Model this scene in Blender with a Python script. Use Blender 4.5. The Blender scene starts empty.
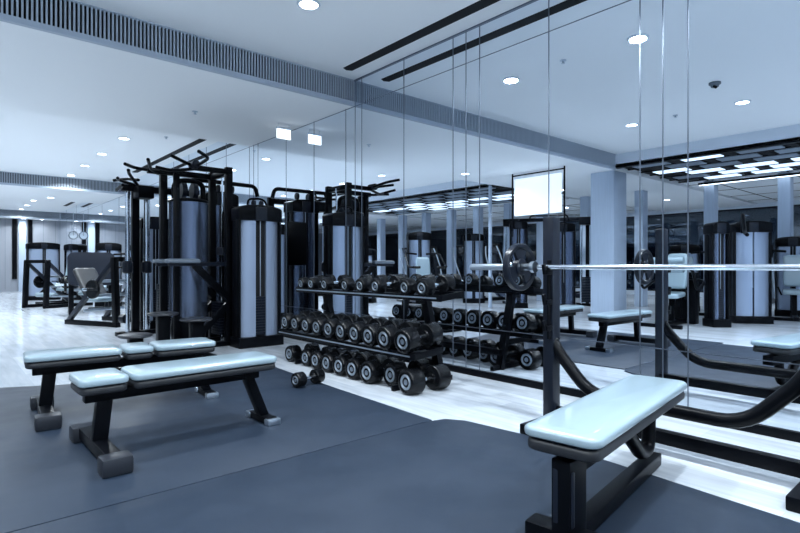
import bpy, bmesh, math, random
from mathutils import Vector, Matrix
random.seed(7)
C = bpy.context.scene.collection
sc = bpy.context.scene
PI = math.pi
MIR = 3.70          # mirror wall plane (x); x runs towards the mirror, y along it
HI, LO = 3.20, 2.90

# ------------------------------------------------------------------ materials
def mat(name, col, rough=.5, metal=0., emit=None, es=0., coat=0., spec=.5, noise=None, bump=None):
    m = bpy.data.materials.new(name); m.use_nodes = True
    nt = m.node_tree; b = nt.nodes['Principled BSDF']
    b.inputs['Base Color'].default_value = (*col, 1)
    b.inputs['Roughness'].default_value = rough
    b.inputs['Metallic'].default_value = metal
    b.inputs['Coat Weight'].default_value = coat
    b.inputs['Specular IOR Level'].default_value = spec
    if emit:
        b.inputs['Emission Color'].default_value = (*emit, 1)
        b.inputs['Emission Strength'].default_value = es
    if noise:
        scale, lo, hi, stretch = noise
        tc = nt.nodes.new('ShaderNodeTexCoord'); mp = nt.nodes.new('ShaderNodeMapping')
        mp.inputs['Scale'].default_value = stretch
        n = nt.nodes.new('ShaderNodeTexNoise'); n.inputs['Scale'].default_value = scale
        n.inputs['Detail'].default_value = 5
        r = nt.nodes.new('ShaderNodeMapRange')
        r.inputs['From Min'].default_value = .3; r.inputs['From Max'].default_value = .7
        r.inputs['To Min'].default_value = lo; r.inputs['To Max'].default_value = hi
        nt.links.new(tc.outputs['Object'], mp.inputs['Vector']); nt.links.new(mp.outputs[0], n.inputs['Vector'])
        nt.links.new(n.outputs['Fac'], r.inputs['Value'])
        nt.links.new(r.outputs[0], b.inputs['Roughness'])
        mx = nt.nodes.new('ShaderNodeMix'); mx.data_type = 'RGBA'
        mx.inputs[6].default_value = (*[c*.86 for c in col], 1); mx.inputs[7].default_value = (*[min(1, c*1.1) for c in col], 1)
        nt.links.new(n.outputs['Fac'], mx.inputs[0]); nt.links.new(mx.outputs[2], b.inputs['Base Color'])
    if bump:
        tc = nt.nodes.new('ShaderNodeTexCoord')
        n = nt.nodes.new('ShaderNodeTexNoise'); n.inputs['Scale'].default_value = bump[0]
        bp = nt.nodes.new('ShaderNodeBump'); bp.inputs['Strength'].default_value = bump[1]; bp.inputs['Distance'].default_value = .002
        nt.links.new(tc.outputs['Object'], n.inputs['Vector']); nt.links.new(n.outputs['Fac'], bp.inputs['Height'])
        nt.links.new(bp.outputs[0], b.inputs['Normal'])
    return m

M = {}
M['black'] = mat('black powder coated steel', (.0018, .0024, .004), .34, 0, spec=.10)
M['black2'] = mat('dark steel', (.008, .011, .019), .30, 0, spec=.25)
M['rubber'] = mat('black rubber', (.003, .0036, .005), .27, spec=.20, bump=(300, .15))
M['grey'] = mat('mid grey plastic', (.12, .15, .19), .4)
M['chrome'] = mat('chrome', (.80, .86, .93), .14, 1.0)
M['steel'] = mat('satin steel', (.55, .62, .70), .28, 1.0)
M['shroud'] = mat('brushed aluminium cover', (.32, .39, .52), .36, .5)
M['shroud_dark'] = mat('polished grey cover', (.16, .20, .29), .26, .8)
M['vinyl'] = mat('pale blue vinyl', (.24, .32, .37), .28, coat=.55, bump=(60, .12))
M['vinylback'] = mat('black vinyl underside', (.01, .012, .016), .5)
M['mat'] = mat('dark blue rubber matting', (.012, .0215, .039), .50, noise=(3, .42, .56, (1, 1, 1)), spec=.35)
M['paint'] = mat('white ceiling paint', (.88, .90, .92), .85)
M['paint2'] = mat('pale wall paint', (.62, .68, .76), .6)
M['slat'] = mat('pale slat', (.42, .48, .56), .6)
M['void'] = mat('black recess', (.004, .005, .008), .9)
M['column'] = mat('pale grained column cladding', (.42, .50, .62), .38, noise=(3, .3, .45, (14, 14, .6)))
M['panel'] = mat('pale grained wall panel', (.27, .29, .33), .45, noise=(2.5, .4, .5, (10, 10, .5)))
M['lens'] = mat('lamp lens', (.9, .95, 1), .5, emit=(.85, .93, 1), es=14)
M['lensdim'] = mat('dim lens', (.9, .95, 1), .5, emit=(.85, .93, 1), es=3)
M['sign'] = mat('lit sign', (.9, .95, 1), .5, emit=(.85, .93, 1), es=1.6)
M['lightpanel'] = mat('backlit ceiling panel', (.8, .88, 1), .5, emit=(.70, .84, 1), es=1.1)
M['greypanel'] = mat('unlit ceiling panel', (.30, .36, .44), .35)
M['screen'] = mat('glowing white screen', (.9, .95, 1), .3, emit=(.85, .93, 1), es=.62)
M['cap'] = mat('scuffed dark plastic', (.012, .015, .022), .4)
M['screen2'] = mat('lit console display', (.1, .12, .15), .2, emit=(.6, .75, 1), es=.5)
M['ring'] = mat('grey ring', (.22, .26, .31), .4, .6)
M['seam'] = mat('mirror seam metal', (.16, .19, .24), .3, .8)
M['white'] = mat('white plastic', (.65, .72, .8), .35)
M['display'] = mat('dark display', (.01, .012, .02), .12)
M['amber'] = mat('small lit indicator', (.9, .95, 1), .3, emit=(.8, .9, 1), es=6)

m = bpy.data.materials.new('mirror glass'); m.use_nodes = True
b = m.node_tree.nodes['Principled BSDF']
b.inputs['Base Color'].default_value = (.84, .90, .96, 1); b.inputs['Metallic'].default_value = 1; b.inputs['Roughness'].default_value = 0.0
M['mirror'] = m

m = bpy.data.materials.new('window glass'); m.use_nodes = True
nt = m.node_tree; nt.nodes.clear()
o = nt.nodes.new('ShaderNodeOutputMaterial'); mx = nt.nodes.new('ShaderNodeMixShader')
tr = nt.nodes.new('ShaderNodeBsdfTransparent'); tr.inputs[0].default_value = (.35, .42, .5, 1)
gl = nt.nodes.new('ShaderNodeBsdfGlossy'); gl.inputs['Roughness'].default_value = .02; gl.inputs[0].default_value = (.8, .9, 1, 1)
lw = nt.nodes.new('ShaderNodeFresnel'); lw.inputs['IOR'].default_value = 1.9
nt.links.new(lw.outputs[0], mx.inputs[0]); nt.links.new(tr.outputs[0], mx.inputs[1]); nt.links.new(gl.outputs[0], mx.inputs[2])
nt.links.new(mx.outputs[0], o.inputs[0])
M['glass'] = m

# floor: pale planks running along the room
m = bpy.data.materials.new('pale polished plank floor'); m.use_nodes = True
nt = m.node_tree; b = nt.nodes['Principled BSDF']
tc = nt.nodes.new('ShaderNodeTexCoord')
mp = nt.nodes.new('ShaderNodeMapping'); mp.inputs['Rotation'].default_value = (0, 0, PI/2)
br = nt.nodes.new('ShaderNodeTexBrick'); br.inputs['Scale'].default_value = 1
br.inputs['Brick Width'].default_value = 1.2; br.inputs['Row Height'].default_value = .2; br.inputs['Mortar Size'].default_value = .002
br.inputs['Color1'].default_value = (.41, .45, .50, 1); br.inputs['Color2'].default_value = (.52, .56, .61, 1); br.inputs['Mortar'].default_value = (.38, .43, .5, 1)
nz = nt.nodes.new('ShaderNodeTexNoise'); nz.inputs['Scale'].default_value = 1.6; nz.inputs['Detail'].default_value = 8
mp2 = nt.nodes.new('ShaderNodeMapping'); mp2.inputs['Scale'].default_value = (9, 1, 1)
mr = nt.nodes.new('ShaderNodeMapRange'); mr.inputs['From Min'].default_value = .3; mr.inputs['From Max'].default_value = .7
mr.inputs['To Min'].default_value = .80; mr.inputs['To Max'].default_value = 1.06
mul = nt.nodes.new('ShaderNodeMix'); mul.data_type = 'RGBA'; mul.blend_type = 'MULTIPLY'; mul.inputs[0].default_value = 1
nt.links.new(tc.outputs['Object'], mp.inputs[0]); nt.links.new(mp.outputs[0], br.inputs[0])
nt.links.new(tc.outputs['Object'], mp2.inputs[0]); nt.links.new(mp2.outputs[0], nz.inputs['Vector'])
nt.links.new(nz.outputs['Fac'], mr.inputs['Value'])
nt.links.new(br.outputs[0], mul.inputs[6]); nt.links.new(mr.outputs[0], mul.inputs[7]); nt.links.new(mul.outputs[2], b.inputs['Base Color'])
b.inputs['Roughness'].default_value = .18; b.inputs['Specular IOR Level'].default_value = .6
M['floor'] = m

# ------------------------------------------------------------------ mesh builder
def frame_of(d, up=None):
    d = d.normalized()
    up = up or (Vector((0, 0, 1)) if abs(d.z) < .95 else Vector((0, 1, 0)))
    x = up.cross(d).normalized(); y = d.cross(x).normalized()
    return x, y, d

class MB:
    def __init__(s): s.v = []; s.f = []
    def add(s, vs, fs):
        n = len(s.v); s.v += [tuple(v) for v in vs]; s.f += [tuple(i+n for i in f) for f in fs]; return s
    def box(s, c, size, rz=0, rot=None):
        R = rot if rot is not None else Matrix.Rotation(rz, 3, 'Z')
        c = Vector(c); hx, hy, hz = [k/2 for k in size]
        vs = [c + R @ Vector((sx*hx, sy*hy, sz*hz)) for sz in (-1, 1) for sx, sy in ((-1, -1), (1, -1), (1, 1), (-1, 1))]
        return s.add(vs, [(3, 2, 1, 0), (4, 5, 6, 7), (0, 1, 5, 4), (1, 2, 6, 5), (2, 3, 7, 6), (3, 0, 4, 7)])
    def b2(s, x0, x1, y0, y1, z0, z1):
        return s.box(((x0+x1)/2, (y0+y1)/2, (z0+z1)/2), (abs(x1-x0), abs(y1-y0), abs(z1-z0)))
    def bar(s, p, q, w, h):
        p, q = Vector(p), Vector(q); x, y, d = frame_of(q-p)
        vs = [e + x*sx*w/2 + y*sy*h/2 for e in (p, q) for sx, sy in ((-1, -1), (1, -1), (1, 1), (-1, 1))]
        return s.add(vs, [(3, 2, 1, 0), (4, 5, 6, 7), (0, 1, 5, 4), (1, 2, 6, 5), (2, 3, 7, 6), (3, 0, 4, 7)])
    def cyl(s, p, q, r, n=20, r2=None):
        return s.lathe([(0, 0), (r, 0), (r if r2 is None else r2, 1), (0, 1)], p, q, n)
    def lathe(s, prof, p, q, n=28):
        """prof: (radius, t) with t in 0..1 from p to q (closed at r=0)"""
        p, q = Vector(p), Vector(q); L = (q-p); x, y, d = frame_of(L)
        vs = []; fs = []; rings = []
        for r, t in prof:
            c = p + L*t
            if r < 1e-6: rings.append([len(vs)]); vs.append(c)
            else:
                rings.append(list(range(len(vs), len(vs)+n)))
                vs += [c + x*math.cos(2*PI*i/n)*r + y*math.sin(2*PI*i/n)*r for i in range(n)]
        for a, b_ in zip(rings, rings[1:]):
            for i in range(n):
                j = (i+1) % n
                if len(a) == 1 and len(b_) == 1: continue
                if len(a) == 1: fs.append((a[0], b_[j], b_[i]))
                elif len(b_) == 1: fs.append((a[i], a[j], b_[0]))
                else: fs.append((a[i], a[j], b_[j], b_[i]))
        return s.add(vs, fs)
    def tube(s, pts, r, n=10, fillet=.06, closed=False):
        P = [Vector(p) for p in pts]; Q = []
        N = len(P)
        for i, p in enumerate(P):
            if (i in (0, N-1)) and not closed: Q.append(p); continue
            a, c = P[i-1], P[(i+1) % N]
            da, dc = (a-p), (c-p); k = min(fillet, da.length*.45, dc.length*.45)
            p0 = p+da.normalized()*k; p1 = p+dc.normalized()*k
            for t in (0, .2, .4, .6, .8, 1):
                Q.append(p0*(1-t)**2 + p*2*t*(1-t) + p1*t*t)
        vs = []; fs = []; x = None; m_ = len(Q)
        for i, p in enumerate(Q):
            if closed: d = Q[(i+1) % m_]-Q[i-1]
            else: d = Q[min(i+1, m_-1)]-Q[max(i-1, 0)]
            d.normalize()
            if x is None: x, y, _ = frame_of(d)
            else:
                x = (x - d*x.dot(d)).normalized(); y = d.cross(x)
            vs += [p + x*math.cos(2*PI*k/n)*r + y*math.sin(2*PI*k/n)*r for k in range(n)]
        for i in range(m_ if closed else m_-1):
            for k in range(n):
                a = i*n+k; b_ = i*n+(k+1) % n; j = (i+1) % m_
                fs.append((a, b_, j*n+(k+1) % n, j*n+k))
        if not closed:
            fs.append(tuple(range(n-1, -1, -1))); fs.append(tuple((m_-1)*n+k for k in range(n)))
        return s.add(vs, fs)
    def prism(s, pts, z0, z1):
        n = len(pts)
        vs = [(x, y, z0) for x, y in pts]+[(x, y, z1) for x, y in pts]
        fs = [tuple(range(n-1, -1, -1)), tuple(range(n, 2*n))]+[(i, (i+1) % n, n+(i+1) % n, n+i) for i in range(n)]
        return s.add(vs, fs)
    def pad(s, c, l, w, t, rc=.05, R=None, crown=.006):
        """upholstered pad, length along x, width along y; rounded plan and rolled edges"""
        R = R if R is not None else Matrix.Identity(3); c = Vector(c)
        prof = [(.012, -t/2), (.002, -t/2+.006), (0, -t*.2), (0, t*.12), (.004, t*.30), (.012, t*.42), (.026, t*.5), (.05, t*.5+crown*.5)]
        k = 7; rings = []; vs = []
        for ins, z in prof:
            hx, hy, r = l/2-ins, w/2-ins, max(rc-ins, .008); ring = []
            for cx, cy, a0 in ((hx-r, hy-r, 0), (-hx+r, hy-r, 90), (-hx+r, -hy+r, 180), (hx-r, -hy+r, 270)):
                for i in range(k):
                    a = math.radians(a0+90*i/(k-1)); ring.append(len(vs)); vs.append(c+R @ Vector((cx+r*math.cos(a), cy+r*math.sin(a), z)))
            rings.append(ring)
        n = 4*k; fs = [tuple(reversed(rings[0]))]
        for a, b_ in zip(rings, rings[1:]): fs += [(a[i], a[(i+1) % n], b_[(i+1) % n], b_[i]) for i in range(n)]
        fs.append(tuple(rings[-1])); return s.add(vs, fs)
    def build(s, name, material, parent=None, bevel=0, sharp=38):
        me = bpy.data.meshes.new(name); me.from_pydata(s.v, [], s.f); me.validate(); me.update()
        bm = bmesh.new(); bm.from_mesh(me); bmesh.ops.recalc_face_normals(bm, faces=bm.faces)
        if bevel:
            es = [e for e in bm.edges if len(e.link_faces) == 2 and e.calc_face_angle(0) > .6]
            bmesh.ops.bevel(bm, geom=es, offset=bevel, segments=2, affect='EDGES', profile=.6, clamp_overlap=True)
        bm.to_mesh(me); bm.free()
        for p in me.polygons: p.use_smooth = True
        me.set_sharp_from_angle(angle=math.radians(sharp))
        me.materials.append(M[material])
        o = bpy.data.objects.new(name, me); C.objects.link(o)
        if parent: o.parent = parent
        return o

def thing(name, label, cat, loc=(0, 0, 0), rz=0, group=None):
    o = bpy.data.objects.new(name, None); C.objects.link(o); o.empty_display_size = .1
    o.location = loc; o.rotation_euler = (0, 0, rz); o['label'] = label; o['category'] = cat
    if group: o['group'] = group
    return o
def tag(o, label, cat, group=None, kind=None):
    o['label'] = label; o['category'] = cat
    if group: o['group'] = group
    if kind: o['kind'] = kind
    return o
def struct(name, mb, material, bevel=0):
    o = mb.build(name, material, None, bevel); o['kind'] = 'structure'; return o
def kids(o): return [c for c in C.objects if c.parent == o]
def copy_tree(o, parent=None, km=None):
    c = o.copy(); C.objects.link(c)
    if parent: c.parent = parent
    for ch in (km or {}).get(o, []) if km else kids(o): copy_tree(ch, c, km)
    return c

# ================================================================== the room
X0, Y0, Y1 = -11.6, -4.0, 26.0
LX = -5.7          # far edge of the lattice ceiling, where the slim columns stand
EDGE = -2.6
struct('floor', MB().b2(X0-.2, MIR+.2, Y0-.2, Y1+.2, -.1, 0), 'floor')
bays = [(Y0, 5.1), (7.9, 15.3), (18.1, 25.4)]
lows = [(5.1, 7.9), (15.3, 18.1), (25.4, Y1)]
c = MB()
for a, b_ in bays: c.b2(EDGE, MIR+.1, a, b_, HI, HI+.1)
for a, b_ in lows: c.b2(X0, MIR+.1, a+.02, b_, LO, LO+.4)
struct('ceiling', c, 'paint')
# plain fascia above the lattice edge and at the back of each dropped bay
c = MB()
for a, b_ in bays: c.b2(EDGE-.06, EDGE, a, b_, 2.97, HI+.1)
struct('trim_1', c, 'paint2')
# grille fronts of the dropped bays
k = 2
for (a, b_), x_ in zip(lows, (EDGE, EDGE, -1.5)):
    g = MB()
    n = int((MIR-x_)/.032)+1
    for i in range(n):
        x = min(x_ + .016 + i*.032, MIR-.008)
        g.b2(x-.007, x+.007, a-.022, a+.0, LO+.045, HI-.012)
    g.b2(x_, MIR, a-.026, a+.019, LO-.002, LO+.045); g.b2(x_, MIR, a-.026, a, HI-.012, HI)
    struct('trim_%d' % k, g, 'slat'); k += 1
    struct('trim_%d' % k, MB().b2(x_, MIR, a+.001, a+.018, LO+.046, HI), 'void'); k += 1

# mirror wall
w = MB(); w.b2(MIR, MIR+.12, Y0, Y1, 0, HI); struct('wall_right', w, 'mirror')
seams = MB()
for y in (-.2, .7, 1.385, 1.545, 1.70, 2.436, 3.16, 3.325, 3.49, 4.20, 4.94, 5.07, 5.26, 5.98, 6.72, 7.6, 7.75, 7.9, 8.8, 9.7, 10.6, 11.5, 12.4, 14.2, 16, 18, 20, 22, 24):
    top = HI if not any(a <= y <= b_ for a, b_ in lows) else LO
    seams.b2(MIR-.003, MIR+.001, y-.0035, y+.0035, .045, top)
for z in (.44, LO-.01): seams.b2(MIR-.003, MIR+.001, Y0, Y1, z-.003, z+.003)
struct('trim_%d' % k, seams, 'seam'); k += 1
struct('trim_%d' % k, MB().b2(MIR-.012, MIR, Y0, 5.1, HI-.014, HI), 'seam'); k += 1
struct('baseboard_right', MB().b2(MIR-.02, MIR, Y0, Y1, 0, .055), 'black', .003)

# back wall with grained panels, two black uprights and a pillar
w = MB(); w.b2(X0, MIR, Y1, Y1+.15, 0, HI+.1); struct('wall_back', w, 'panel')
g = MB()
x = -1.0
while x < MIR: g.b2(x-.006, x+.006, Y1-.004, Y1, .1, LO); x += .42
struct('trim_%d' % k, g, 'grey'); k += 1
struct('trim_%d' % k, MB().b2(2.36, 2.62, Y1-.12, Y1-.004, 0, LO), 'column', .01); k += 1
struct('door_1', MB().b2(2.16, 2.32, Y1-.05, Y1-.004, .5, LO), 'black')
struct('door_2', MB().b2(2.68, 2.83, Y1-.05, Y1-.004, 0, LO), 'black')
struct('wall_front', MB().b2(X0, MIR, Y0-.15, Y0, 0, HI+.1), 'paint2')

# window wall: sill, mullion columns, dark panes
struct('wall_left', MB().b2(X0-.15, X0, Y0, Y1, 0, .14).b2(X0-.15, X0, Y0, Y1, 2.82, HI+.2), 'paint2')
cy = [-2.4, -1.0, .35, 1.7, 3.08, 4.5, 6.1, 7.6, 9.0, 10.2, 11.45, 12.65, 13.9, 15.2, 16.5, 18.5, 20.5, 22.5]
for i, y in enumerate(cy):
    struct('trim_%d' % k, MB().b2(LX-.36, LX-.10, y-.11, y+.11, 0, 2.95), 'column', .008); k += 1
ys = [Y0, -2, 0, 2, 4, 6, 8, 10, 12, 14, 16, 18, 20, 22, 24, Y1]
fr = MB()
for i in range(len(ys)-1):
    ww = MB().b2(X0-.06, X0-.045, ys[i], ys[i+1], .14, 2.82)
    o = struct('window_%d' % (i+1), ww, 'glass')
    f = MB().b2(X0-.08, X0-.02, ys[i], ys[i+1], .14, .19).b2(X0-.08, X0-.02, ys[i], ys[i+1], 2.77, 2.82)
    f.build('window_frame', 'black2', o)
# big round-edged columns at the edge of the dropped bay
struct('trim_%d' % k, MB().b2(-3.15, -2.62, 5.12, 5.62, 0, LO), 'column', .02); k += 1
struct('trim_%d' % k, MB().b2(-2.69, -2.62, 8.22, 8.29, 0, 2.96), 'column', .02); k += 1

# lattice ceiling over the window side
def lattice(y0, y1):
    global k
    bl = MB(); lit = MB(); dim = MB()
    pc_ = MB().b2(X0, LX, y0, y1, 2.95, 3.05); struct('ceiling', pc_, 'paint')
    gl_ = MB()
    for xx in (LX-.5, LX-2, LX-3.5, LX-5): gl_.b2(xx-.02, xx+.02, y0, y1, 2.944, 2.95)
    yy_ = y0+1
    while yy_ < y1: gl_.b2(X0, LX, yy_-.015, yy_+.015, 2.945, 2.95); yy_ += 1.5
    struct('trim_%d' % k, gl_, 'void'); k += 1
    bl.b2(LX, EDGE-.06, y0, y1, 3.0, 3.1)
    zb, zt = 2.955, 2.975
    dx, dy = .50, .90
    nx = int((EDGE-.06-LX)/dx)
    for i in range(nx+1):
        x = EDGE-.08-i*dx
        bl.b2(x-.03, x+.03, y0, y1, zb, zt)
        off = (i % 2)*dy/2
        y = y0+off
        while y < y1:
            bl.b2(max(x-dx, LX), x, y-.05, y+.05, zb+.004, zt-.004)
            if y+dy < y1 and x-dx > LX-.02:
                p = lit if random.random() < (.30 if i < 3 else .8) else dim
                p.b2(x-dx+.085, x-.085, y+.13, y+dy-.13, zb-.004, zb+.010)
            y += dy
    struct('trim_%d' % k, bl, 'void'); k += 1
    struct('trim_%d' % k, lit, 'lightpanel'); k += 1
    struct('trim_%d' % k, dim, 'greypanel'); k += 1
lattice(Y0, 5.1); lattice(8.3, 15.3); lattice(18.1, 25.4)
struct('trim_%d' % k, MB().b2(EDGE-.12, EDGE-.0, Y0, 5.1, 2.93, 3.0).b2(EDGE-.12, EDGE, 8.3, 15.3, 2.93, 3.0), 'black'); k += 1

# black linear air slots in the ceiling
for (a, b_) in ((-3.2, 4.84), (8.3, 13.4), (18.6, 22.5)):
    pts = [(3.37, a), (3.43, a-.03), (3.49, a), (3.49, b_), (3.43, b_+.03), (3.37, b_)]
    z = HI
    struct('trim_%d' % k, MB().prism(pts, z-.006, z+.01), 'void'); k += 1

# mats
def rrect(x0, x1, y0, y1, r, n=6):
    P = []
    for cx, cy_, a0 in ((x1-r, y1-r, 0), (x0+r, y1-r, 90), (x0+r, y0+r, 180), (x1-r, y0+r, 270)):
        P += [(cx+r*math.cos(math.radians(a0+90*i/n)), cy_+r*math.sin(math.radians(a0+90*i/n))) for i in range(n+1)]
    return P
mm = MB().prism([(2.40, 2.45), (2.44, 3.6), (2.50, 4.86), (1.6, 4.95), (.8, 5.2), (.2, 5.5), (-.3, 5.6), (-.3, 2.45)], 0, .010)
o = mm.build('rubber_mat', 'mat', None, .003); tag(o, 'dark blue rubber floor mat under the two flat benches', 'mat')
mm = MB().prism([(-.15, -2), (2.5, -2), (2.5, .4), (2.56, 1.2), (2.6, 1.9), (2.55, 2.30), (2.48, 2.41), (2.36, 2.44), (-.15, 2.44)], 0, .011)
o = mm.build('rubber_mat', 'mat', None, .003); tag(o, 'blue rubber floor mat under the barbell bench with rounded corner', 'mat')

# ------------------------------------------------------------------ lamps
ord_ = ['first', 'second', 'third', 'fourth', 'fifth', 'sixth', 'seventh', 'eighth', 'ninth', 'tenth', 'eleventh', 'twelfth', 'thirteenth', 'fourteenth']
PW = 40
def downlight(x, y, z, label, p=PW, spread=150):
    t = thing('ceiling_downlight', label, 'ceiling light', (x, y, z), 0, 'recessed ceiling downlights')
    MB().lathe([(.078, 0), (.100, .0), (.100, .35), (.086, 1), (.078, 1), (.078, 0)], (0, 0, 0), (0, 0, -.014)).build('trim_ring', 'white', t)
    MB().cyl((0, 0, -.002), (0, 0, -.009), .077).build('lens', 'lens', t)
    l = bpy.data.lights.new('downlight_lamp', 'AREA'); l.shape = 'DISK'; l.size = .15; l.energy = p
    l.color = (.85, .935, 1.0); l.spread = math.radians(spread)
    lo = bpy.data.objects.new('downlight_lamp', l); C.objects.link(lo); lo.parent = t; lo.location = (0, 0, -.02)
    return t
rows = [(2.33, 'mirror side'), (-.7, 'window side')]
for x, nm in rows:
    for i, y in enumerate((3.85, 2.35, .85, -.65, -2.15)):
        downlight(x, y, HI, 'round recessed ceiling downlight of the near bay, %s row, %s from the grille' % (nm, ord_[i]), PW*(1.25 if y < 2 else 1))
for x, nm in rows:
    for i, y in enumerate((9.95, 11.6, 13.2, 14.8)):
        downlight(x+.05, y, HI, 'round recessed downlight of the second high bay, %s row, %s along' % (nm, ord_[i]), PW*(1.45 if i < 3 else .75))
for i, y in enumerate((19.5, 21.3, 23.1, 24.8)):
    downlight(2.35, y, HI, 'small far downlight near the back wall, %s along its row' % ord_[i], PW*1.1)
for i, x in enumerate((2.3, -.7, -4.2)):
    if i: downlight(x, 7.3, LO, 'recessed downlight in the dropped bay, %s from the mirror' % ord_[i], PW*1.2)
    downlight(x, 17.3, LO, 'recessed downlight in the far dropped bay, %s from the mirror' % ord_[i], PW*1.2)
for i, y in enumerate((.2, 3.0, 6.4, 9.6, 12.8)):  # lamps added so the ceiling, floor and columns out there are lit
    downlight(-8.2, y, 2.95 if not 5.1 < y < 8.3 else LO, 'added downlight in the pale ceiling beyond the slim columns, %s along' % ord_[i], PW*1.2)
for i, x in enumerate((2.49, 3.1)):
    downlight(x, Y1-.4, LO, 'downlight grazing the back wall, %s' % ('above the pillar' if i == 0 else 'beside the mirror'), 5)

# linear pendant at the window side
t = thing('linear_light', 'long thin white light bar under the dark lattice ceiling', 'light', (LX-.05, 3.4, 2.86))
MB().b2(-.03, .03, -1.3, 1.3, 0, .05).build('housing', 'black', t)
MB().b2(-.022, .022, -1.28, 1.28, -.012, 0).build('diffuser', 'lensdim', t)
for y in (-1, 1): MB().cyl((0, y, .05), (0, y, .1), .004, 8).build('hanger', 'black', t)

# exit sign
t = thing('exit_sign', 'lit white sign hanging from the dropped ceiling beside the mirror', 'sign', (3.46, 6.35, LO))
MB().b2(-.10, .10, -.012, .012, -.20, -.075).build('sign_panel', 'sign', t, .003)
MB().b2(-.11, .11, -.02, .02, -.075, -.05).build('housing', 'white', t, .003)
for x in (-.08, .08): MB().cyl((x, 0, -.05), (x, 0, 0), .004, 8).build('hanger', 'steel', t)

def sprinkler(x, y, z, label):
    t = thing('sprinkler', label, 'sprinkler', (x, y, z), 0, 'ceiling sprinklers')
    MB().lathe([(0, 0), (.035, 0), (.035, .2), (.012, .3), (.012, 1), (0, 1)], (0, 0, 0), (0, 0, -.03), 16).build('rosette', 'steel', t)
    MB().cyl((0, 0, -.03), (0, 0, -.034), .02, 12).build('deflector', 'steel', t)
sprinkler(2.36, 6.55, LO, 'small ceiling sprinkler on the underside of the dropped bay')
sprinkler(2.38, 3.13, HI, 'small ceiling sprinkler in the near bay, mirror side')
sprinkler(-.68, 3.2, HI, 'small ceiling sprinkler in the near bay, window side')
sprinkler(2.9, 9.4, HI, 'small ceiling sprinkler in the second high bay')
t = thing('smoke_detector', 'dark round detector on the ceiling seen in the mirror', 'detector', (.4, 2.32, HI))
MB().lathe([(0, 0), (.065, 0), (.065, .4), (.05, .5), (.04, 1), (0, 1)], (0, 0, 0), (0, 0, -.055), 20).build('housing', 'grey', t)
MB().cyl((.03, 0, -.05), (.05, -.03, -.075), .016, 12).build('sensor', 'black', t)

# ------------------------------------------------------------------ dumbbells
def make_dumbbell(r, hl=.13, total=.36):
    t = thing('dumbbell', '', 'dumbbell')
    h = total/2
    hb = MB().lathe([(0, 0), (.015, 0), (.015, .06), (.0125, .25), (.0165, .5), (.0125, .75), (.015, .94), (.015, 1), (0, 1)], (-(h-hl*.9), 0, 0), ((h-hl*.9), 0, 0), 16)
    hb.build('handle', 'chrome', t)
    for sg in (-1, 1):
        a = (sg*(h-hl), 0, 0); e = (sg*h, 0, 0)
        hd = MB().lathe([(0, 0), (r*.42, 0), (r*.46, .06), (r*.93, .09), (r, .15), (r, .86), (r*.93, .97), (r*.80, 1), (r*.76, .93), (0, .93)], a, e, 28).build('head', 'rubber', t)
        MB().lathe([(r*.40, 0), (r*.40, .5), (r*.47, 1), (r*.55, 1), (r*.60, .5), (r*.60, 0)], (sg*(h-.010), 0, 0), (sg*(h+.0015), 0, 0), 28).build('end_ring', 'ring', hd)
        MB().lathe([(0, 0), (r*.22, 0), (r*.22, 1), (0, 1)], (sg*(h-.010), 0, 0), (sg*(h-.004), 0, 0), 20).build('end_cap', 'grey', hd)
    return t
KM = {}
def snapshot():
    KM.clear()
    for o in C.objects:
        if o.parent: KM.setdefault(o.parent, []).append(o)
protos = {}
for nm, r, hl, tot in (('s', .068, .10, .31), ('m', .094, .125, .36), ('l', .095, .14, .39)):
    protos[nm] = make_dumbbell(r, hl, tot)
snapshot(); used = set()
def place_db(kind, x, y, z, label, group, rz=0, ry=0, rx=0, s=1):
    p = protos[kind]
    if kind in used: o = copy_tree(p, None, KM)
    else: o = p; used.add(kind)
    o.location = (x, y, z); o.rotation_euler = (rx, ry, rz); o.scale = (s, s, s)
    o['label'] = label; o['group'] = group
for i, y in enumerate((3.10, 3.31, 3.71, 3.95, 4.19, 4.56, 4.82, 5.03)):
    place_db('s', 3.08, y, .846-.002*i+.0, 'round black rubber dumbbell, %s from the right end of the rack top shelf' % ord_[i], 'dumbbells on the top shelf', random.uniform(-.04, .04), math.radians(-7), random.uniform(0, 6), 1.08-.022*i)
yy = [3.13+.212*i for i in range(10)]
for i, y in enumerate(yy):
    if i > 0: y += .02
    place_db('m', 2.92, y, .428, 'round black rubber dumbbell, %s from the right end of the rack middle shelf' % ord_[i], 'dumbbells on the middle shelf', random.uniform(-.03, .03), math.radians(-6), random.uniform(0, 6), 1.06-.018*i)
for i, y in enumerate((3.07, 3.375, 3.60, 3.82, 4.03, 4.23, 4.43, 4.63, 4.96)):
    place_db('l', 2.93 if i != 1 else 3.02, y, .094*(1.06-.02*i), 'big round dumbbell on the floor under the rack, %s from the right end' % ord_[i], 'dumbbells along the floor under the rack', random.uniform(-.05, .05), 0, random.uniform(0, 6), 1.06-.02*i)
place_db('s', 2.32, 3.84, .010+.068*.92, 'small dumbbell lying alone on the mat edge in front of the rack', 'loose dumbbell', .15, 0, 1, .9)

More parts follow.
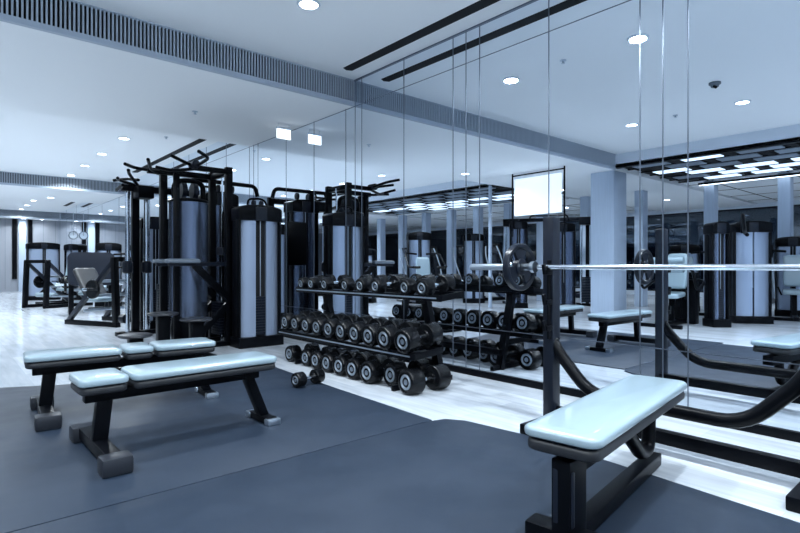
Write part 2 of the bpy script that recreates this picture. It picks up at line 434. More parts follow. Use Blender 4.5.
# ------------------------------------------------------------------ dumbbell rack
t = thing('dumbbell_rack', 'black steel dumbbell rack with two long shelves standing along the mirror', 'rack', (0, 0, 0))
for y in (3.25, 4.79):
    MB().bar((3.30, y, .0), (3.10, y, .755), .055, .075).build('upright', 'black', t, .004)
    MB().b2(2.74, 3.42, y-.02, y+.02, .0, .045).build('foot', 'black', t, .006)
for z, x0, x1, ya, yb, nm in ((.77, 2.99, 3.19, 2.92, 5.16, 'top'), (.317, 2.80, 3.05, 3.02, 5.2, 'mid')):
    sl = MB(); dz = .028
    sl.bar((x0, ya, z-.018), (x0, yb, z-.018), .05, .028)
    sl.bar((x1, ya, z+dz-.018), (x1, yb, z+dz-.018), .05, .028)
    sl.bar((x0-.028, ya, z-.024), (x0-.028, yb, z-.024), .010, .05)
    sl.bar((x1+.028, ya, z+dz-.014), (x1+.028, yb, z+dz-.014), .010, .06)
    for yv in (ya, yb): sl.bar((x0-.03, yv, z-.02), (x1+.03, yv, z+dz-.02), .012, .05)
    sh = sl.build('shelf', 'black', t, .003)
    MB().bar((x0-.035, ya+.05, z-.022), (x0-.035, yb-.02, z-.022), .003, .012).build('shelf_edge_strip', 'steel', sh)
    for y in (3.25, 4.79):
        MB().bar((x0+.02, y, z-.055), (3.14 if nm == 'top' else 3.22, y, z-.06), .04, .05).build('bracket', 'black', t, .003)
MB().b2(3.24, 3.30, 3.25, 4.79, .13, .19).build('crossbar', 'black', t, .004)

# ------------------------------------------------------------------ flat benches
def bench(label, loc, rz, segs, z=.43, foot_x=.12, wide=.62, w=.30):
    """segs: (x0,x1) pads along local x, origin at the left end on the floor"""
    t = thing('flat_bench', label, 'bench', loc, rz, 'flat training benches')
    L = segs[-1][1]
    for i, (a, b_) in enumerate(segs):
        nm = 'seat_pad' if (b_-a) < .35 else 'back_pad'
        p = MB().pad(((a+b_)/2, 0, z-.022), b_-a-.006, w, .044, .045).build(nm, 'vinyl', t)
        MB().pad(((a+b_)/2, 0, z-.064), b_-a-.02, w-.02, .044, .04).build('pad_base', 'vinylback', p)
    MB().bar((.05, 0, z-.115), (L-.08, 0, z-.115), .065, .06).build('spine', 'black', t, .005)
    MB().bar((foot_x+.03, 0, z-.10), (foot_x, 0, .06), .075, .055).build('leg', 'black', t, .006)
    MB().bar((L-.16, 0, z-.10), (L-.04, 0, .035), .075, .055).build('leg', 'black', t, .006)
    f = MB().bar((foot_x, -wide/2, .055), (foot_x, wide/2, .055), .075, .06).build('foot_bar', 'black', t, .006)
    for sg in (-1, 1):
        MB().b2(foot_x-.07, foot_x+.07, sg*wide/2-.055, sg*wide/2+.055, .0, .088).build('foot_cap', 'cap', f, .018)
    f = MB().bar((L-.04, -.13, .022), (L-.04, .13, .022), .07, .04).build('foot_bar', 'black', t, .006)
    for sg in (-1, 1): MB().b2(L-.085, L+.005, sg*.13-.03, sg*.13+.03, .0, .04).build('foot_cap', 'steel', f, .01)
    return t
bench('pale blue flat bench in front, with short seat pad and long back pad', (.51, 3.14, .010), math.radians(1), [(0, .24), (.25, 1.10)], wide=.66)
b2_ = bench('pale blue bench behind the front bench, three pads in a row', (.40, 4.16, .010), math.radians(-4), [(0, .56), (.57, .76), (.77, 1.20)], wide=.60)

# ------------------------------------------------------------------ barbell bench
PA, PS, PR = 2.90, 1.89, .57       # post line x, left post y, right post y
t = thing('barbell_bench', 'pale blue barbell bench with black uprights in the right foreground', 'bench', (0, 0, 0))
Rz = Matrix.Rotation(math.radians(8), 3, 'Z')
pc = Vector((2.17, 1.09, 0)); 
def P(l, w_, z): v = pc + Rz @ Vector((l, w_, 0)); return (v.x, v.y, z)
p = MB().pad(P(0, 0, .44-.02), 1.20, .28, .04, .05, Rz).build('bench_pad', 'vinyl', t)
MB().pad(P(0, 0, .44-.064), 1.18, .26, .048, .045, Rz).build('pad_base', 'vinylback', p)
MB().bar(P(-.52, 0, .305), P(.62, 0, .305), .07, .07).build('spine', 'black', t, .006)
MB().bar(P(-.50, 0, .33), P(-.50, 0, .05), .11, .075).build('leg', 'black', t, .008)
lg = MB().b2(0, .001, 0, .001, 0, .001)
MB().box(P(-.545, 0, .20), (.016, .075, .19), math.radians(8)).build('leg_cover', 'black2', t, .004)
MB().bar(P(-.50, -.13, .045), P(-.50, .15, .045), .09, .06).build('foot_bar', 'black', t, .008)
MB().tube([P(.02, 0, .34), P(.30, 0, .125), P(.42, 0, .12), P(.44, 0, .35)], .032, 12, .09).build('loop_bracket', 'black', t)
MB().bar(P(-.50, 0, .05), P(.52, 0, .05), .07, .06).build('base_beam', 'black', t, .008)  # dark beam standing in for the bench's shadow along the floor
for y in (PS, PR):
    u = MB().bar((PA, y, 0), (PA, y, 1.31), .085, .075)
    u.build('upright', 'black2', t, .012)
    MB().bar((2.62, y, .03), (3.25, y, .03), .075, .06).build('foot_bar', 'black', t, .008)
    n = MB()
    for z in (.62, .78, .964): n.bar((PA-.04, y-.02, z), (PA-.10, y-.02, z), .03, .03).bar((PA-.10, y-.02, z-.012), (PA-.115, y-.02, z+.05), .03, .016)
    n.bar((PA-.048, y-.02, .55), (PA-.048, y-.02, 1.04), .05, .012)
    n.build('bar_catch', 'black', t, .004)
MB().tube([(PA, PS, .55), (PA, PS-.06, .46), (PA, PS-.26, .245), (PA, PR+.26, .245), (PA, PR+.06, .46), (PA, PR, .55)], .036, 12, .12).build('cross_tube', 'black', t)
MB().bar((PA+.02, PS, .09), (PA+.02, PR, .09), .06, .07).build('base_crossbar', 'black', t, .008)
BX, BZ = PA-.085, .9965
t = thing('barbell', 'long chrome barbell resting across the uprights of the bench', 'barbell', (BX, 0, BZ))
MB().cyl((0, 1.93, 0), (0, .53, 0), .0145, 20).build('shaft', 'chrome', t)
for y0, y1 in ((1.95, 2.48), (.51, -.02)):
    sg = 1 if y1 > y0 else -1
    MB().lathe([(0, 0), (.036, 0), (.036, .05), (.022, .055), (.022, .98), (.019, 1), (0, 1)], (0, y0, 0), (0, y1, 0), 24).build('sleeve', 'steel', t)
# plate: rim, web with three openings, hub
t = thing('weight_plate', 'black weight plate with grip openings on the barbell', 'weight plate', (BX, 2.07, BZ))
R_ = .152
MB().lathe([(R_*.80, .1), (R_*.84, 0), (R_*.97, 0), (R_, .12), (R_, .88), (R_*.97, 1), (R_*.84, 1), (R_*.80, .9), (R_*.80, .1)], (0, -.022, 0), (0, .022, 0), 48).build('rim', 'black2', t)
hub = MB().lathe([(.026, 0), (.05, 0), (.054, .1), (.054, .9), (.05, 1), (.026, 1), (.026, 0)], (0, -.022, 0), (0, .022, 0), 32); hub.build('hub', 'black2', t)
wb = MB()
for q in range(3):
    a0 = math.radians(90+120*q-32); pts = []
    n = 10
    inner = [(.050*math.cos(a0+math.radians(64)*i/n), .050*math.sin(a0+math.radians(64)*i/n)) for i in range(n+1)]
    outer = [(R_*.82*math.cos(a0+math.radians(64)*i/n), R_*.82*math.sin(a0+math.radians(64)*i/n)) for i in range(n+1)]
    vs = []; fs = []
    for yv in (-.010, .010):
        for (a, b_), (c_, d_) in zip(inner, outer): vs += [(a, yv, b_), (c_, yv, d_)]
    m_ = 2*(n+1)
    for i in range(n):
        fs += [(2*i, 2*i+1, 2*i+3, 2*i+2), (m_+2*i, m_+2*i+2, m_+2*i+3, m_+2*i+1)]
    fs += [(0, m_, m_+1, 1), (2*n, 2*n+1, m_+2*n+1, m_+2*n)]
    wb.add(vs, fs)
wb.build('web', 'black2', t)
t = thing('barbell_collar', 'chrome spring collar holding the weight plate on the barbell', 'collar', (BX, 2.135, BZ))
MB().lathe([(.0225, 0), (.037, 0), (.037, 1), (.0225, 1), (.0225, 0)], (0, -.02, 0), (0, .02, 0), 24).build('ring', 'chrome', t)
MB().cyl((0, 0, .03), (0, 0, .065), .006, 10).build('clamp_pin', 'black', t)

# ------------------------------------------------------------------ weight towers
def tower(label, loc, rz, w=.55, d=.26, h=1.76, cat='weight machine', name='cable_tower', group=None, cover='shroud', gap=.09, t=None, face=.0):
    """front looks towards local -y, origin on the floor at the middle of the front"""
    if t is None: t = thing(name, label, cat, loc, rz, group)
    f = face
    MB().b2(-w/2-.02, w/2+.02, -.04+f, d+.02+f, 0, .13).build('plinth', 'black', t, .01)
    MB().b2(-w/2, w/2, d*.55+f, d+f, .12, h-.16).build('back_cover', 'black', t, .01)
    for sg in (-1, 1):
        x0, x1 = sg*gap/2, sg*(w/2-.012)
        n = 8; v = []; 
        pts = []
        for i in range(n+1):
            q = i/n; x = x0+(x1-x0)*q; y = .0+.07*(q**2.2)
            pts.append((x, y+f))
        pts += [(x1, d*.55+f), (x0, d*.55+f)]
        if sg < 0: pts = pts[::-1]
        MB().prism(pts, .13, h-.20).build('front_cover', cover, t)
        MB().bar((sg*(w/2-.003), .06+f, .13), (sg*(w/2-.003), .06+f, h-.18), .026, .10).build('side_trim', 'black', t, .006)
    # head with a sloped, arched top
    pts = [(-w/2-.01, h-.20), (w/2+.01, h-.20), (w/2+.01, h-.055)]
    pts += [(w/2*math.cos(a), h-.05+.05*math.sin(a)) for a in [PI*i/12 for i in range(1, 12)]] + [(-w/2-.01, h-.055)]
    n = len(pts); vs = [(x, -.012+f, z) for x, z in pts]+[(x, d+.01+f, z) for x, z in pts]
    fs = [tuple(range(n)), tuple(range(2*n-1, n-1, -1))]+[(i, n+i, n+(i+1) % n, (i+1) % n) for i in range(n)]
    hd = MB().add(vs, fs).build('head', 'black', t, .006)
    MB().b2(-.075, .075, -.022+f, -.010+f, h-.20, h-.03).build('head_plate', 'black2', hd, .003)
    MB().b2(-gap/2, gap/2, .035+f, .05+f, .13, h-.2).build('channel', 'void', t)
    st = MB()
    for i in range(14): st.b2(-gap/2+.006, gap/2-.006, .012+f, .034+f, .15+i*.034, .15+i*.034+.030)
    st.build('weight_stack', 'black2', t)
    MB().cyl((0, .02+f, .63), (0, .02+f, h-.1), .006, 8).build('cable', 'steel', t)
    return t
tw = tower('twin-panel weight tower beside the mirror with black arched head', (3.03, 6.14, 0), 0, .55, .24, 1.77, gap=.14)
MB().tube([(-.12, .12, 1.70), (-.13, .10, 1.84), (.02, .10, 1.86), (.10, .10, 1.84), (.14, .10, 1.75)], .014, 10, .05).build('top_handle', 'black', tw)
for x in (-.05, .05): MB().cyl((x-.012, .1, 1.79), (x+.012, .1, 1.79), .045, 20).build('pulley', 'black2', tw)
tw = tower('tall weight tower beyond the first tower, with pull-down handles on top', (3.02, 7.32, 0), 0, .46, .28, 2.06, cover='shroud_dark')
MB().tube([(.56, .05, 2.04), (.52, .05, 2.19), (-.42, .0, 2.19)], .030, 10, .07).build('pull_down_arm', 'black', tw)
MB().tube([(-.16, .0, 2.19), (-.16, -.05, 2.10), (-.34, -.05, 2.10), (-.34, .0, 2.19)], .015, 8, .03).build('grip', 'black', tw)
MB().bar((-.12, .05, 1.9), (-.12, .05, 2.19), .08, .07).build('arm_post', 'black', tw, .006)
for x in (.15, -.05): MB().cyl((x-.015, .02, 2.10), (x+.015, .02, 2.10), .055, 20).build('pulley', 'black2', tw)
MB().b2(.10, .42, -.18, -.14, 1.02, 1.68).build('instruction_panel', 'black', tw, .004)
MB().bar((.2, -.14, 1.4), (.2, .02, 1.4), .04, .04).build('panel_arm', 'black', tw)

# ------------------------------------------------------------------ multi gym
t = thing('multi_gym', 'large black multi station frame with round polished cover left of the towers', 'multi gym', (0, 0, 0))
for (x, y, h) in ((2.77, 6.52, 2.26), (2.77, 7.05, 2.26), (2.14, 7.05, 2.16)):
    MB().bar((x, y, 0), (x, y, h), .085, .075).build('upright', 'black', t, .008)
MB().lathe([(0, 0), (.235, 0), (.235, 1), (0, 1)], (2.43, 6.98, .36), (2.43, 6.98, 1.82), 48).build('round_cover', 'shroud_dark', t)
MB().lathe([(0, 0), (.20, 0), (.22, .6), (.20, 1), (0, 1)], (2.43, 6.98, .0), (2.43, 6.98, .36), 32).build('cover_base', 'black', t)
MB().lathe([(.19, 0), (.245, 0), (.25, .4), (.23, .8), (.19, 1), (.19, 0)], (2.43, 6.98, 1.82), (2.43, 6.98, 1.87), 40).build('cover_rim', 'black', t)
MB().tube([(2.62, 6.98, 1.85), (2.62, 6.98, 2.08), (2.45, 6.98, 2.12), (2.25, 6.98, 2.08), (2.25, 6.98, 1.85)], .034, 10, .1).build('arch_tube', 'black', t)
for x in (2.36, 2.5): MB().cyl((x-.03, 6.98, 1.98), (x+.03, 6.98, 1.98), .10, 24).build('pulley', 'black2', t)
MB().bar((2.22, 6.80, .05), (2.22, 6.80, 2.16), .07, .05).build('upright', 'black', t, .008)
# top beams
tb = MB(); tb.bar((2.80, 7.05, 2.2), (1.95, 7.05, 2.2), .07, .07); tb.bar((2.77, 6.48, 2.2), (2.77, 7.1, 2.2), .07, .07); tb.bar((2.80, 6.5, 2.2), (2.35, 6.5, 2.2), .06, .06)
tb.build('top_beam', 'black', t, .006)
for pts in ([(2.40, 6.5, 2.2), (2.25, 6.5, 2.24), (2.02, 6.35, 2.28)], [(2.40, 6.5, 2.2), (2.1, 6.6, 2.15), (1.95, 6.7, 2.19)],
            [(2.36, 6.5, 2.22), (2.36, 6.1, 2.26), (2.2, 6.0, 2.3)], [(2.1, 7.05, 2.2), (1.95, 6.9, 2.18), (1.82, 6.55, 2.24)], [(2.0, 7.05, 2.2), (1.82, 7.1, 2.22), (1.66, 6.9, 2.22)]):
    MB().tube(pts, .02, 10, .08).build('pull_up_grip', 'black', t)
MB().cyl((2.33, 6.42, 2.23), (2.33, 6.56, 2.23), .05, 20).build('pulley', 'black2', t)
# dip arms and braces
for y in (6.52, 7.0):
    MB().bar((2.77, y, 1.03), (2.0, y-.12, 1.03), .05, .05).build('dip_arm', 'black2', t, .006)
    MB().pad((2.17, y-.1, 1.065), .40, .10, .05, .03).build('arm_pad', 'grey', t)
    MB().bar((2.76, y-.01, .60), (2.32, y-.06, 1.02), .06, .08).build('brace', 'black', t, .005)
    MB().bar((2.76, y-.01, .52), (2.25, y-.06, .06), .06, .08).build('brace', 'black', t, .005)
    MB().bar((2.85, y, .03), (1.75, y-.12, .03), .08, .055).build('floor_beam', 'black', t, .006)
MB().bar((2.77, 6.5, .4), (2.77, 7.07, .4), .05, .07).build('cross_beam', 'black', t, .005)
MB().bar((2.80, 6.79, .05), (2.80, 6.79, 2.2), .018, .018).build('guide_rod', 'chrome', t)
MB().bar((2.74, 6.74, 1.2), (2.86, 6.84, 1.2), .10, .10).build('carriage', 'black2', t, .01)
st = MB()
for i in range(12): st.b2(2.71, 2.87, 6.65, 6.93, .12+.035*i, .12+.035*i+.031)
st.build('weight_stack', 'black2', t)

# low pedestal seats
def seat(label, x, y, z, r):
    t = thing('pedestal_seat', label, 'seat', (x, y, 0), 0, 'pedestal seats of the cable station')
    MB().lathe([(0, 0), (r*.9, 0), (r, .35), (r*.97, .8), (r*.8, 1), (0, 1)], (0, 0, z-.035), (0, 0, z), 28).build('seat_disc', 'cap', t)
    MB().bar((0, 0, .02), (0, 0, z-.03), .13, .10).build('pedestal', 'black', t, .008)
    MB().b2(-.18, .18, -.14, .14, 0, .03).build('base_plate', 'black', t, .006)
seat('round dark pedestal seat in front of the tall cable station', 1.88, 6.2, .49, .165)
seat('round dark pedestal seat below the big round polished cover', 2.12, 5.85, .44, .17)
seat('lowest round pedestal step at the left of the cable station', 1.47, 5.72, .33, .16)

# second cable station further along
t = thing('cable_station', 'dark cable station with chrome guide tubes left of the multi station frame', 'cable machine', (0, 0, 0))
MB().bar((2.17, 8.45, 0), (2.17, 8.45, 2.2), .10, .09).build('upright', 'black', t, .008)
MB().bar((3.05, 8.45, 0), (3.05, 8.45, 2.2), .10, .09).build('upright', 'black', t, .008)
for x, y in ((2.03, 8.3), (2.33, 8.45)):
    MB().cyl((x, y, .06), (x, y, 2.08), .032 if x < 2.1 else .045, 16).build('guide_tube', 'chrome', t)
    MB().lathe([(.05, 0), (.07, .1), (.07, .9), (.05, 1), (.05, 0)], (x, y, .9), (x, y, 1.08), 16).build('slide_carriage', 'black2', t)
MB().bar((1.98, 8.4, 2.14), (3.1, 8.45, 2.14), .08, .09).build('top_beam', 'black', t, .006)
MB().bar((1.9, 8.4, .03), (3.1, 8.45, .03), .10, .06).build('floor_beam', 'black', t, .006)
for pts in ([(2.2, 8.4, 2.18), (2.0, 8.1, 2.30), (1.92, 7.8, 2.30)], [(2.2, 8.4, 2.18), (1.95, 8.5, 2.26), (1.88, 8.2, 2.24)], [(2.15, 8.2, 2.24), (2.1, 8.6, 2.3), (1.95, 8.75, 2.28)], [(1.95, 8.4, 2.14), (1.88, 8.3, 2.08), (1.9, 8.0, 2.12)]):
    MB().tube(pts, .022, 10, .1).build('pull_up_grip', 'black', t)
MB().cyl((1.98, 8.38, .25), (2.02, 8.3, .25), .07, 18).build('pulley', 'black2', t)
MB().b2(2.12, 2.34, 8.1, 8.36, 1.98, 2.16).build('pulley_housing', 'black', t, .02)
st = MB()
for i in range(16): st.b2(2.45, 2.75, 8.3, 8.42, .1+.04*i, .1+.04*i+.035)
st.build('weight_stack', 'black2', t)
tower('weight tower half hidden behind the chrome guide tubes', (2.62, 9.0, 0), 0, .42, .3, 1.8)

# ------------------------------------------------------------------ seated machines
def seated_machine(name, label, loc, rz, cat='exercise machine', th=1.6, variant=0, group=None, cover='shroud'):
    """weight tower at the back (local +y), seat in front of it, user faces -y"""
    t = thing(name, label, cat, loc, rz, group)
    if th: tower(None, None, 0, .56, .26, th, t=t, face=.55, cover=cover)
    else: MB().b2(-.22, .22, .45, .60, .0, .9).build('rear_housing', 'black', t, .02)
    MB().bar((0, -.55, .04), (0, .6, .04), .09, .08).build('floor_beam', 'black', t, .006)
    MB().bar((-.36, -.5, .03), (.36, -.5, .03), .08, .06).build('foot_bar', 'black', t, .006)
    MB().bar((0, .0, .05), (0, .02, .46), .08, .08).build('seat_post', 'black', t, .006)
    Rt = Matrix.Rotation(math.radians(5), 3, 'X')
    p = MB().pad((0, -.05, .52), .38, .40, .075, .07, Rt).build('seat_pad', 'vinyl', t)
    Rb = Matrix.Rotation(math.radians(80), 3, 'X')
    p = MB().pad((0, .22, .92), .34, .62, .075, .07, Rb).build('backrest', 'vinyl', t)
    MB().bar((0, .30, .1), (0, .36, 1.2), .07, .06).build('back_post', 'black', t, .006)
    for sg in (-1, 1):
        if variant in (0, 1):
            MB().tube([(sg*.12, .42, 1.30 if variant == 0 else .8), (sg*.42, .30, 1.32 if variant == 0 else .75), (sg*.44, -.1, 1.05 if variant == 0 else .6), (sg*.44, -.32, .98), (sg*.2, -.34, .98)], .024, 10, .1).build('press_arm', 'black', t)
            MB().cyl((sg*.2, -.34, .98), (sg*.38, -.34, .98), .03, 12).build('grip', 'rubber', t)
        else:
            MB().tube([(sg*.1, .0, .5), (sg*.3, -.2, .5), (sg*.3, -.5, .25)], .026, 10, .08).build('lever', 'black', t)
            MB().cyl((sg*.06, -.5, .25), (sg*.34, -.5, .25), .06, 18).build('roller_pad', 'vinyl', t)
        MB().tube([(sg*.2, .05, .45), (sg*.26, .0, .60), (sg*.26, -.15, .60)], .015, 8, .04).build('side_grip', 'black', t)
    if variant == 1:
        for z in (.95, 1.1): MB().cyl((-.3, -.28, z), (.3, -.28, z), .055, 18).build('roller_pad', 'vinyl', t)
    return t

def plate_machine(label, loc, rz, mirror=1, plate=True, sz=1.):
    t = thing('leg_press', label, 'exercise machine', loc, rz)
    for x in (-.35, .35):
        MB().bar((x, -.6, .04), (x, .7, .04), .08, .08).build('floor_beam', 'black', t, .006)
        MB().bar((x, -.55, .05), (x, -.5, 1.15), .09, .09).build('upright', 'black', t, .006)
        MB().bar((x, .65, .05), (x, -.5, 1.1), .07, .07).build('sloped_rail', 'black2', t, .005)
    MB().bar((-.38, -.5, 1.12), (.38, -.5, 1.12), .08, .08).build('top_beam', 'black', t, .006)
    for z in (.25, .5, .75): MB().bar((-.38, .3-z*.4, z), (.38, .3-z*.4, z), .05, .05).build('rung', 'steel', t, .005)
    if plate:
        pts = rrect(-.42, .42, -.34, .34, .13)
        R = Matrix.Rotation(math.radians(80), 3, 'X'); vs = []; n = len(pts)
        for z in (0, .03): vs += [R @ Vector((x, y, z)) + Vector((0, -.68, .95)) for x, y in pts]
        fs = [tuple(range(n-1, -1, -1)), tuple(range(n, 2*n))]+[(i, (i+1) % n, n+(i+1) % n, n+i) for i in range(n)]
        MB().add(vs, fs).build('foot_plate', 'black2', t)
    MB().pad((0, .3, .42), .42, .38, .07, .06).build('seat_pad', 'vinyl', t)
    MB().pad((0, .58, .72), .42, .6, .07, .06, Matrix.Rotation(math.radians(55), 3, 'X')).build('backrest', 'vinylback', t)
    for sg in (-1, 1):
        MB().cyl((sg*.36, -.1, .62), (sg*.62, -.1, .62), .025, 12).build('weight_horn', 'chrome', t)
        MB().lathe([(.025, 0), (.15, 0), (.16, .2), (.16, .8), (.15, 1), (.025, 1), (.025, 0)], (sg*.42, -.1, .62), (sg*.47, -.1, .62), 28).build('plate_disc', 'rubber', t)
    return t

plate_machine('black sled machine with rails, nearest of the far left row', (2.28, 10.3, 0), math.radians(25), plate=False)
plate_machine('machine with big dark rounded foot plate in the far left row', (2.42, 12.9, 0), math.radians(-8), plate=True)
seated_machine('seated_press', 'seated machine with stack tower between the far machines of the left row', (3.05, 14.3, 0), math.radians(-15), variant=0)
plate_machine('low dark rail machine, third of the far left row', (2.2, 15.6, 0), math.radians(-60), plate=False)
seated_machine('leg_curl', 'low machine with pale blue pads in front of the farthest left weight tower', (2.55, 16.9, 0), math.radians(-60), th=None, variant=2)
tower('farthest left weight tower with twin panels near the back wall', (2.35, 18.9, 0), math.radians(5), .8, .3, 1.72)
tower('far weight tower with arched head at the end of the left row', (3.15, 19.6, 0), math.radians(-60), .6, .3, 1.72)
tower('weight tower against the mirror behind the sled machine', (3.1, 11.4, 0), math.radians(-40), .5, .3, 1.75)

# wall clock on a bracket beside the mirror, far end
t = thing('wall_clock', 'round dark-rimmed clock by the mirror at the far end', 'clock', (3.54, 21.6, 2.10))
MB().lathe([(0, 0), (.14, 0), (.15, .2), (.15, 1), (.12, 1), (.12, .7), (0, .7)], (0, .05, 0), (0, 0, 0), 32).build('case', 'grey', t)
MB().cyl((0, .016, 0), (0, .012, 0), .118, 32).build('dial', 'white', t)
MB().bar((0, .008, 0), (.07, .008, .07), .012, .004).build('hand', 'black', t); MB().bar((0, .006, 0), (0, .006, .14), .01, .004).build('hand', 'black', t)
MB().bar((0, .03, .14), (.0, .03, LO-2.10), .02, .02).build('hanger', 'steel', t)

# ------------------------------------------------------------------ things seen only in the mirror, on the window side
seated_machine('chest_press', 'seated machine with pale blue pads seen in the mirror behind the barbell', (-2.0, 3.78, 0), math.radians(90), variant=1, th=None)
tower('narrow weight tower seen in the mirror right of the pale blue seated machine', (-2.3, 3.12, 0), math.radians(40), .26, .26, 1.74, cover='shroud_dark')
t = tower('wide polished weight tower seen in the mirror at the right', (-3.35, 2.95, 0), math.radians(50), .58, .30, 1.80, cover='shroud', gap=.03)
MB().tube([(.2, -.05, 1.6), (.35, -.4, 1.9), (.5, -.8, 1.55), (.55, -1.0, 1.5)], .03, 10, .1).build('lever_arm', 'black', t)
seated_machine('shoulder_press', 'seated machine seen in the mirror at the right edge of the photo', (-4.9, 2.7, 0), math.radians(75), variant=0, th=1.6)
seated_machine('row_machine', 'dark seated machine by the window columns behind the wide polished tower', (-4.7, 4.6, 0), math.radians(70), variant=0, th=1.5)

# cable crossover at the far window side
t = thing('cable_crossover', 'black cable crossover frame with chrome rods reflected beside the barbell upright', 'cable machine', (-4.6, 7.9, 0), math.radians(60))
for sg in (-1, 1):
    MB().bar((sg*.95, 0, 0), (sg*.95, 0, 2.25), .09, .09).build('upright', 'black', t, .006)
    for dx_ in (-.14, .14): MB().cyl((sg*.95+dx_, -.12, .05), (sg*.95+dx_, -.12, 2.15), .022, 12).build('guide_tube', 'chrome', t)
    st = MB()
    for i in range(16): st.b2(sg*.95-.13, sg*.95+.13, -.2, -.08, .1+.04*i, .1+.04*i+.035)
    st.build('weight_stack', 'black2', t)
    MB().bar((sg*.95-.25, -.35, .03), (sg*.95+.25, .3, .03), .1, .06).build('foot_bar', 'black', t, .006)
    MB().b2(sg*.95-.2, sg*.95+.2, -.28, .05, 2.05, 2.25).build('pulley_housing', 'black', t, .02)
MB().bar((-.95, 0, 2.22), (.95, 0, 2.22), .08, .09).build('top_beam', 'black', t, .006)
MB().tube([(-.5, -.02, 2.2), (-.45, -.2, 2.32), (0, -.25, 2.3), (.45, -.2, 2.32), (.5, -.02, 2.2)], .02, 10, .08).build('pull_up_grip', 'black', t)
tower('twin-panel weight tower reflected left of the black crossover frame', (-3.6, 9.6, 0), math.radians(45), .55, .3, 1.9)
tower('dark weight tower reflected right of the black crossover frame', (-3.45, 6.75, 0), math.radians(60), .5, .3, 2.0, cover='shroud_dark')
tower('tall dark weight tower reflected just left of the barbell upright', (-3.1, 7.75, 0), math.radians(50), .4, .3, 2.1, cover='shroud_dark')
seated_machine('lat_pulldown', 'seated machine with stack tower reflected above the far dumbbells', (-1.2, 9.0, 0), math.radians(30), variant=0, th=1.85)

# elliptical trainers by the windows
def elliptical(label, loc, rz):
    t = thing('elliptical_trainer', label, 'cardio machine', loc, rz, 'elliptical trainers by the windows')
    MB().bar((0, -.8, .05), (0, .8, .05), .12, .09).build('base_beam', 'black', t, .01)
    for y in (-.8, .8): MB().bar((-.32, y, .03), (.32, y, .03), .1, .06).build('foot_bar', 'black2', t, .01)
    MB().lathe([(0, 0), (.30, 0), (.34, .2), (.34, .8), (.30, 1), (0, 1)], (-.12, .45, .42), (.12, .45, .42), 32).build('flywheel_cover', 'shroud_dark', t)
    MB().bar((0, .35, .5), (0, .15, 1.42), .10, .08).build('mast', 'black2', t, .01)
    cs = MB().box((0, .12, 1.50), (.44, .07, .34), rot=Matrix.Rotation(math.radians(20), 3, 'X')).build('console', 'black', t, .02)
    MB().box((0, .08, 1.51), (.30, .012, .20), rot=Matrix.Rotation(math.radians(20), 3, 'X')).build('screen', 'display', cs)
    for sg in (-1, 1):
        MB().tube([(sg*.2, .35, .45), (sg*.28, .15, 1.0), (sg*.27, .0, 1.35), (sg*.2, -.08, 1.6)], .02, 10, .1).build('handlebar', 'white', t)
        MB().bar((sg*.17, .45, .30), (sg*.17, -.6, .28), .05, .05).build('pedal_arm', 'steel', t, .006)
        MB().b2(sg*.17-.08, sg*.17+.08, -.5, -.12, .31, .35).build('pedal', 'rubber', t, .008)
    return t
for i, (x, y) in enumerate(((-4.9, 10.0), (-4.9, 11.3), (-4.9, 12.6), (-4.9, 13.9))):
    elliptical('elliptical trainer facing the windows, %s of four counted from the crossover frame' % ord_[i], (x, y, 0), math.radians(90))
seated_machine('bicep_machine', 'seated machine with white pads reflected behind the top dumbbells', (-.9, 11.4, 0), math.radians(60), variant=1, th=1.5)

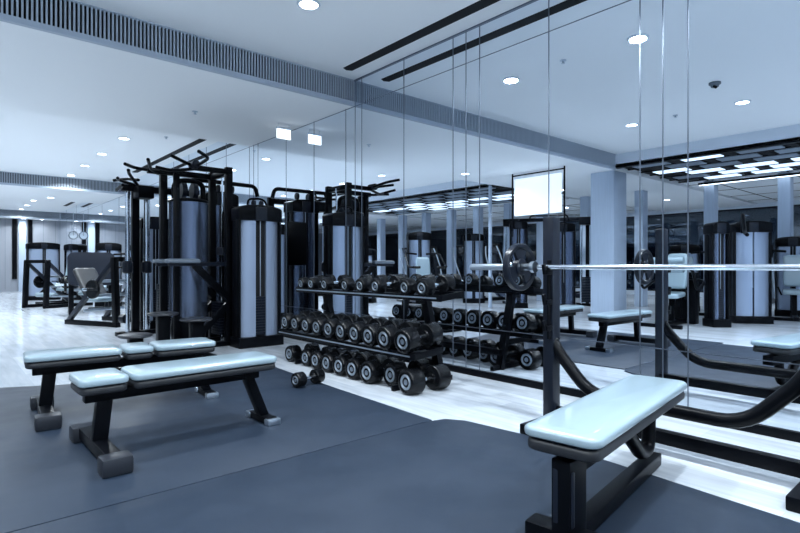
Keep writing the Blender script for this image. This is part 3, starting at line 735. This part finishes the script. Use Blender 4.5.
def treadmill(label, loc, rz):
    t = thing('treadmill', label, 'cardio machine', loc, rz, 'treadmills by the windows')
    MB().b2(-.40, .40, -.9, .85, .02, .16).build('deck', 'black2', t, .02)
    MB().b2(-.25, .25, -.88, .70, .155, .175).build('belt', 'rubber', t)
    MB().b2(-.38, .38, .62, .95, .10, .32).build('motor_cover', 'grey', t, .05)
    for sg in (-1, 1):
        MB().bar((sg*.38, .75, .15), (sg*.36, .60, 1.35), .07, .09).build('mast', 'steel', t, .01)
        MB().tube([(sg*.36, .66, .98), (sg*.36, .1, .95), (sg*.36, .0, .85)], .024, 10, .08).build('handrail', 'black', t)
    cs = MB().box((0, .58, 1.40), (.80, .10, .34), rot=Matrix.Rotation(math.radians(-20), 3, 'X')).build('console', 'black', t, .03)
    MB().box((0, .515, 1.43), (.40, .012, .24), rot=Matrix.Rotation(math.radians(-20), 3, 'X')).build('screen', 'screen2', cs)
    return t
for i, y in enumerate((1.6, 3.0, 4.5, 9.2, 10.5, 11.8)):
    treadmill('treadmill by the dark windows, %s along the row' % ord_[i], (-8.6, y, 0), math.radians(90))
# hanging framed screen
t = thing('hanging_screen', 'white glowing screen in a thin black frame hanging from the dropped ceiling', 'screen', (-1.5, 6.12, 0))
MB().b2(-.02, .02, -.54, .54, 2.03, 2.78).build('screen_panel', 'screen', t, .004)
f = MB()
for y in (-.60, .60): f.b2(-.012, .012, y-.012, y+.012, 1.6, LO)
f.b2(-.012, .012, -.6, .6, 2.84, 2.865)
for y in (-.60, .50): f.b2(-.012, .012, y, y+.10, 2.38, 2.40)
f.build('frame', 'black', t)

# ------------------------------------------------------------------ world, camera, view
wd = bpy.data.worlds.new('night'); sc.world = wd; wd.use_nodes = True
wd.node_tree.nodes['Background'].inputs[0].default_value = (.003, .005, .010, 1)
wd.node_tree.nodes['Background'].inputs[1].default_value = 1
cam = bpy.data.cameras.new('camera'); co = bpy.data.objects.new('camera', cam); C.objects.link(co)
cam.sensor_width = 36; cam.lens = 36*530/800; cam.clip_start = .05
co.location = (0, 0, 1.0); co.rotation_euler = (PI/2, 0, -math.atan2(460, 530))
sc.camera = co
sc.view_settings.view_transform = 'Standard'; sc.view_settings.look = 'None'
sc.view_settings.gamma = 1; sc.view_settings.use_curve_mapping = False
sc.view_settings.exposure = 0.28
sc.cycles.max_bounces = 10; sc.cycles.diffuse_bounces = 4; sc.cycles.glossy_bounces = 6
sc.cycles.sample_clamp_indirect = 4; sc.cycles.blur_glossy = 1.0
sc.cycles.use_denoising = True
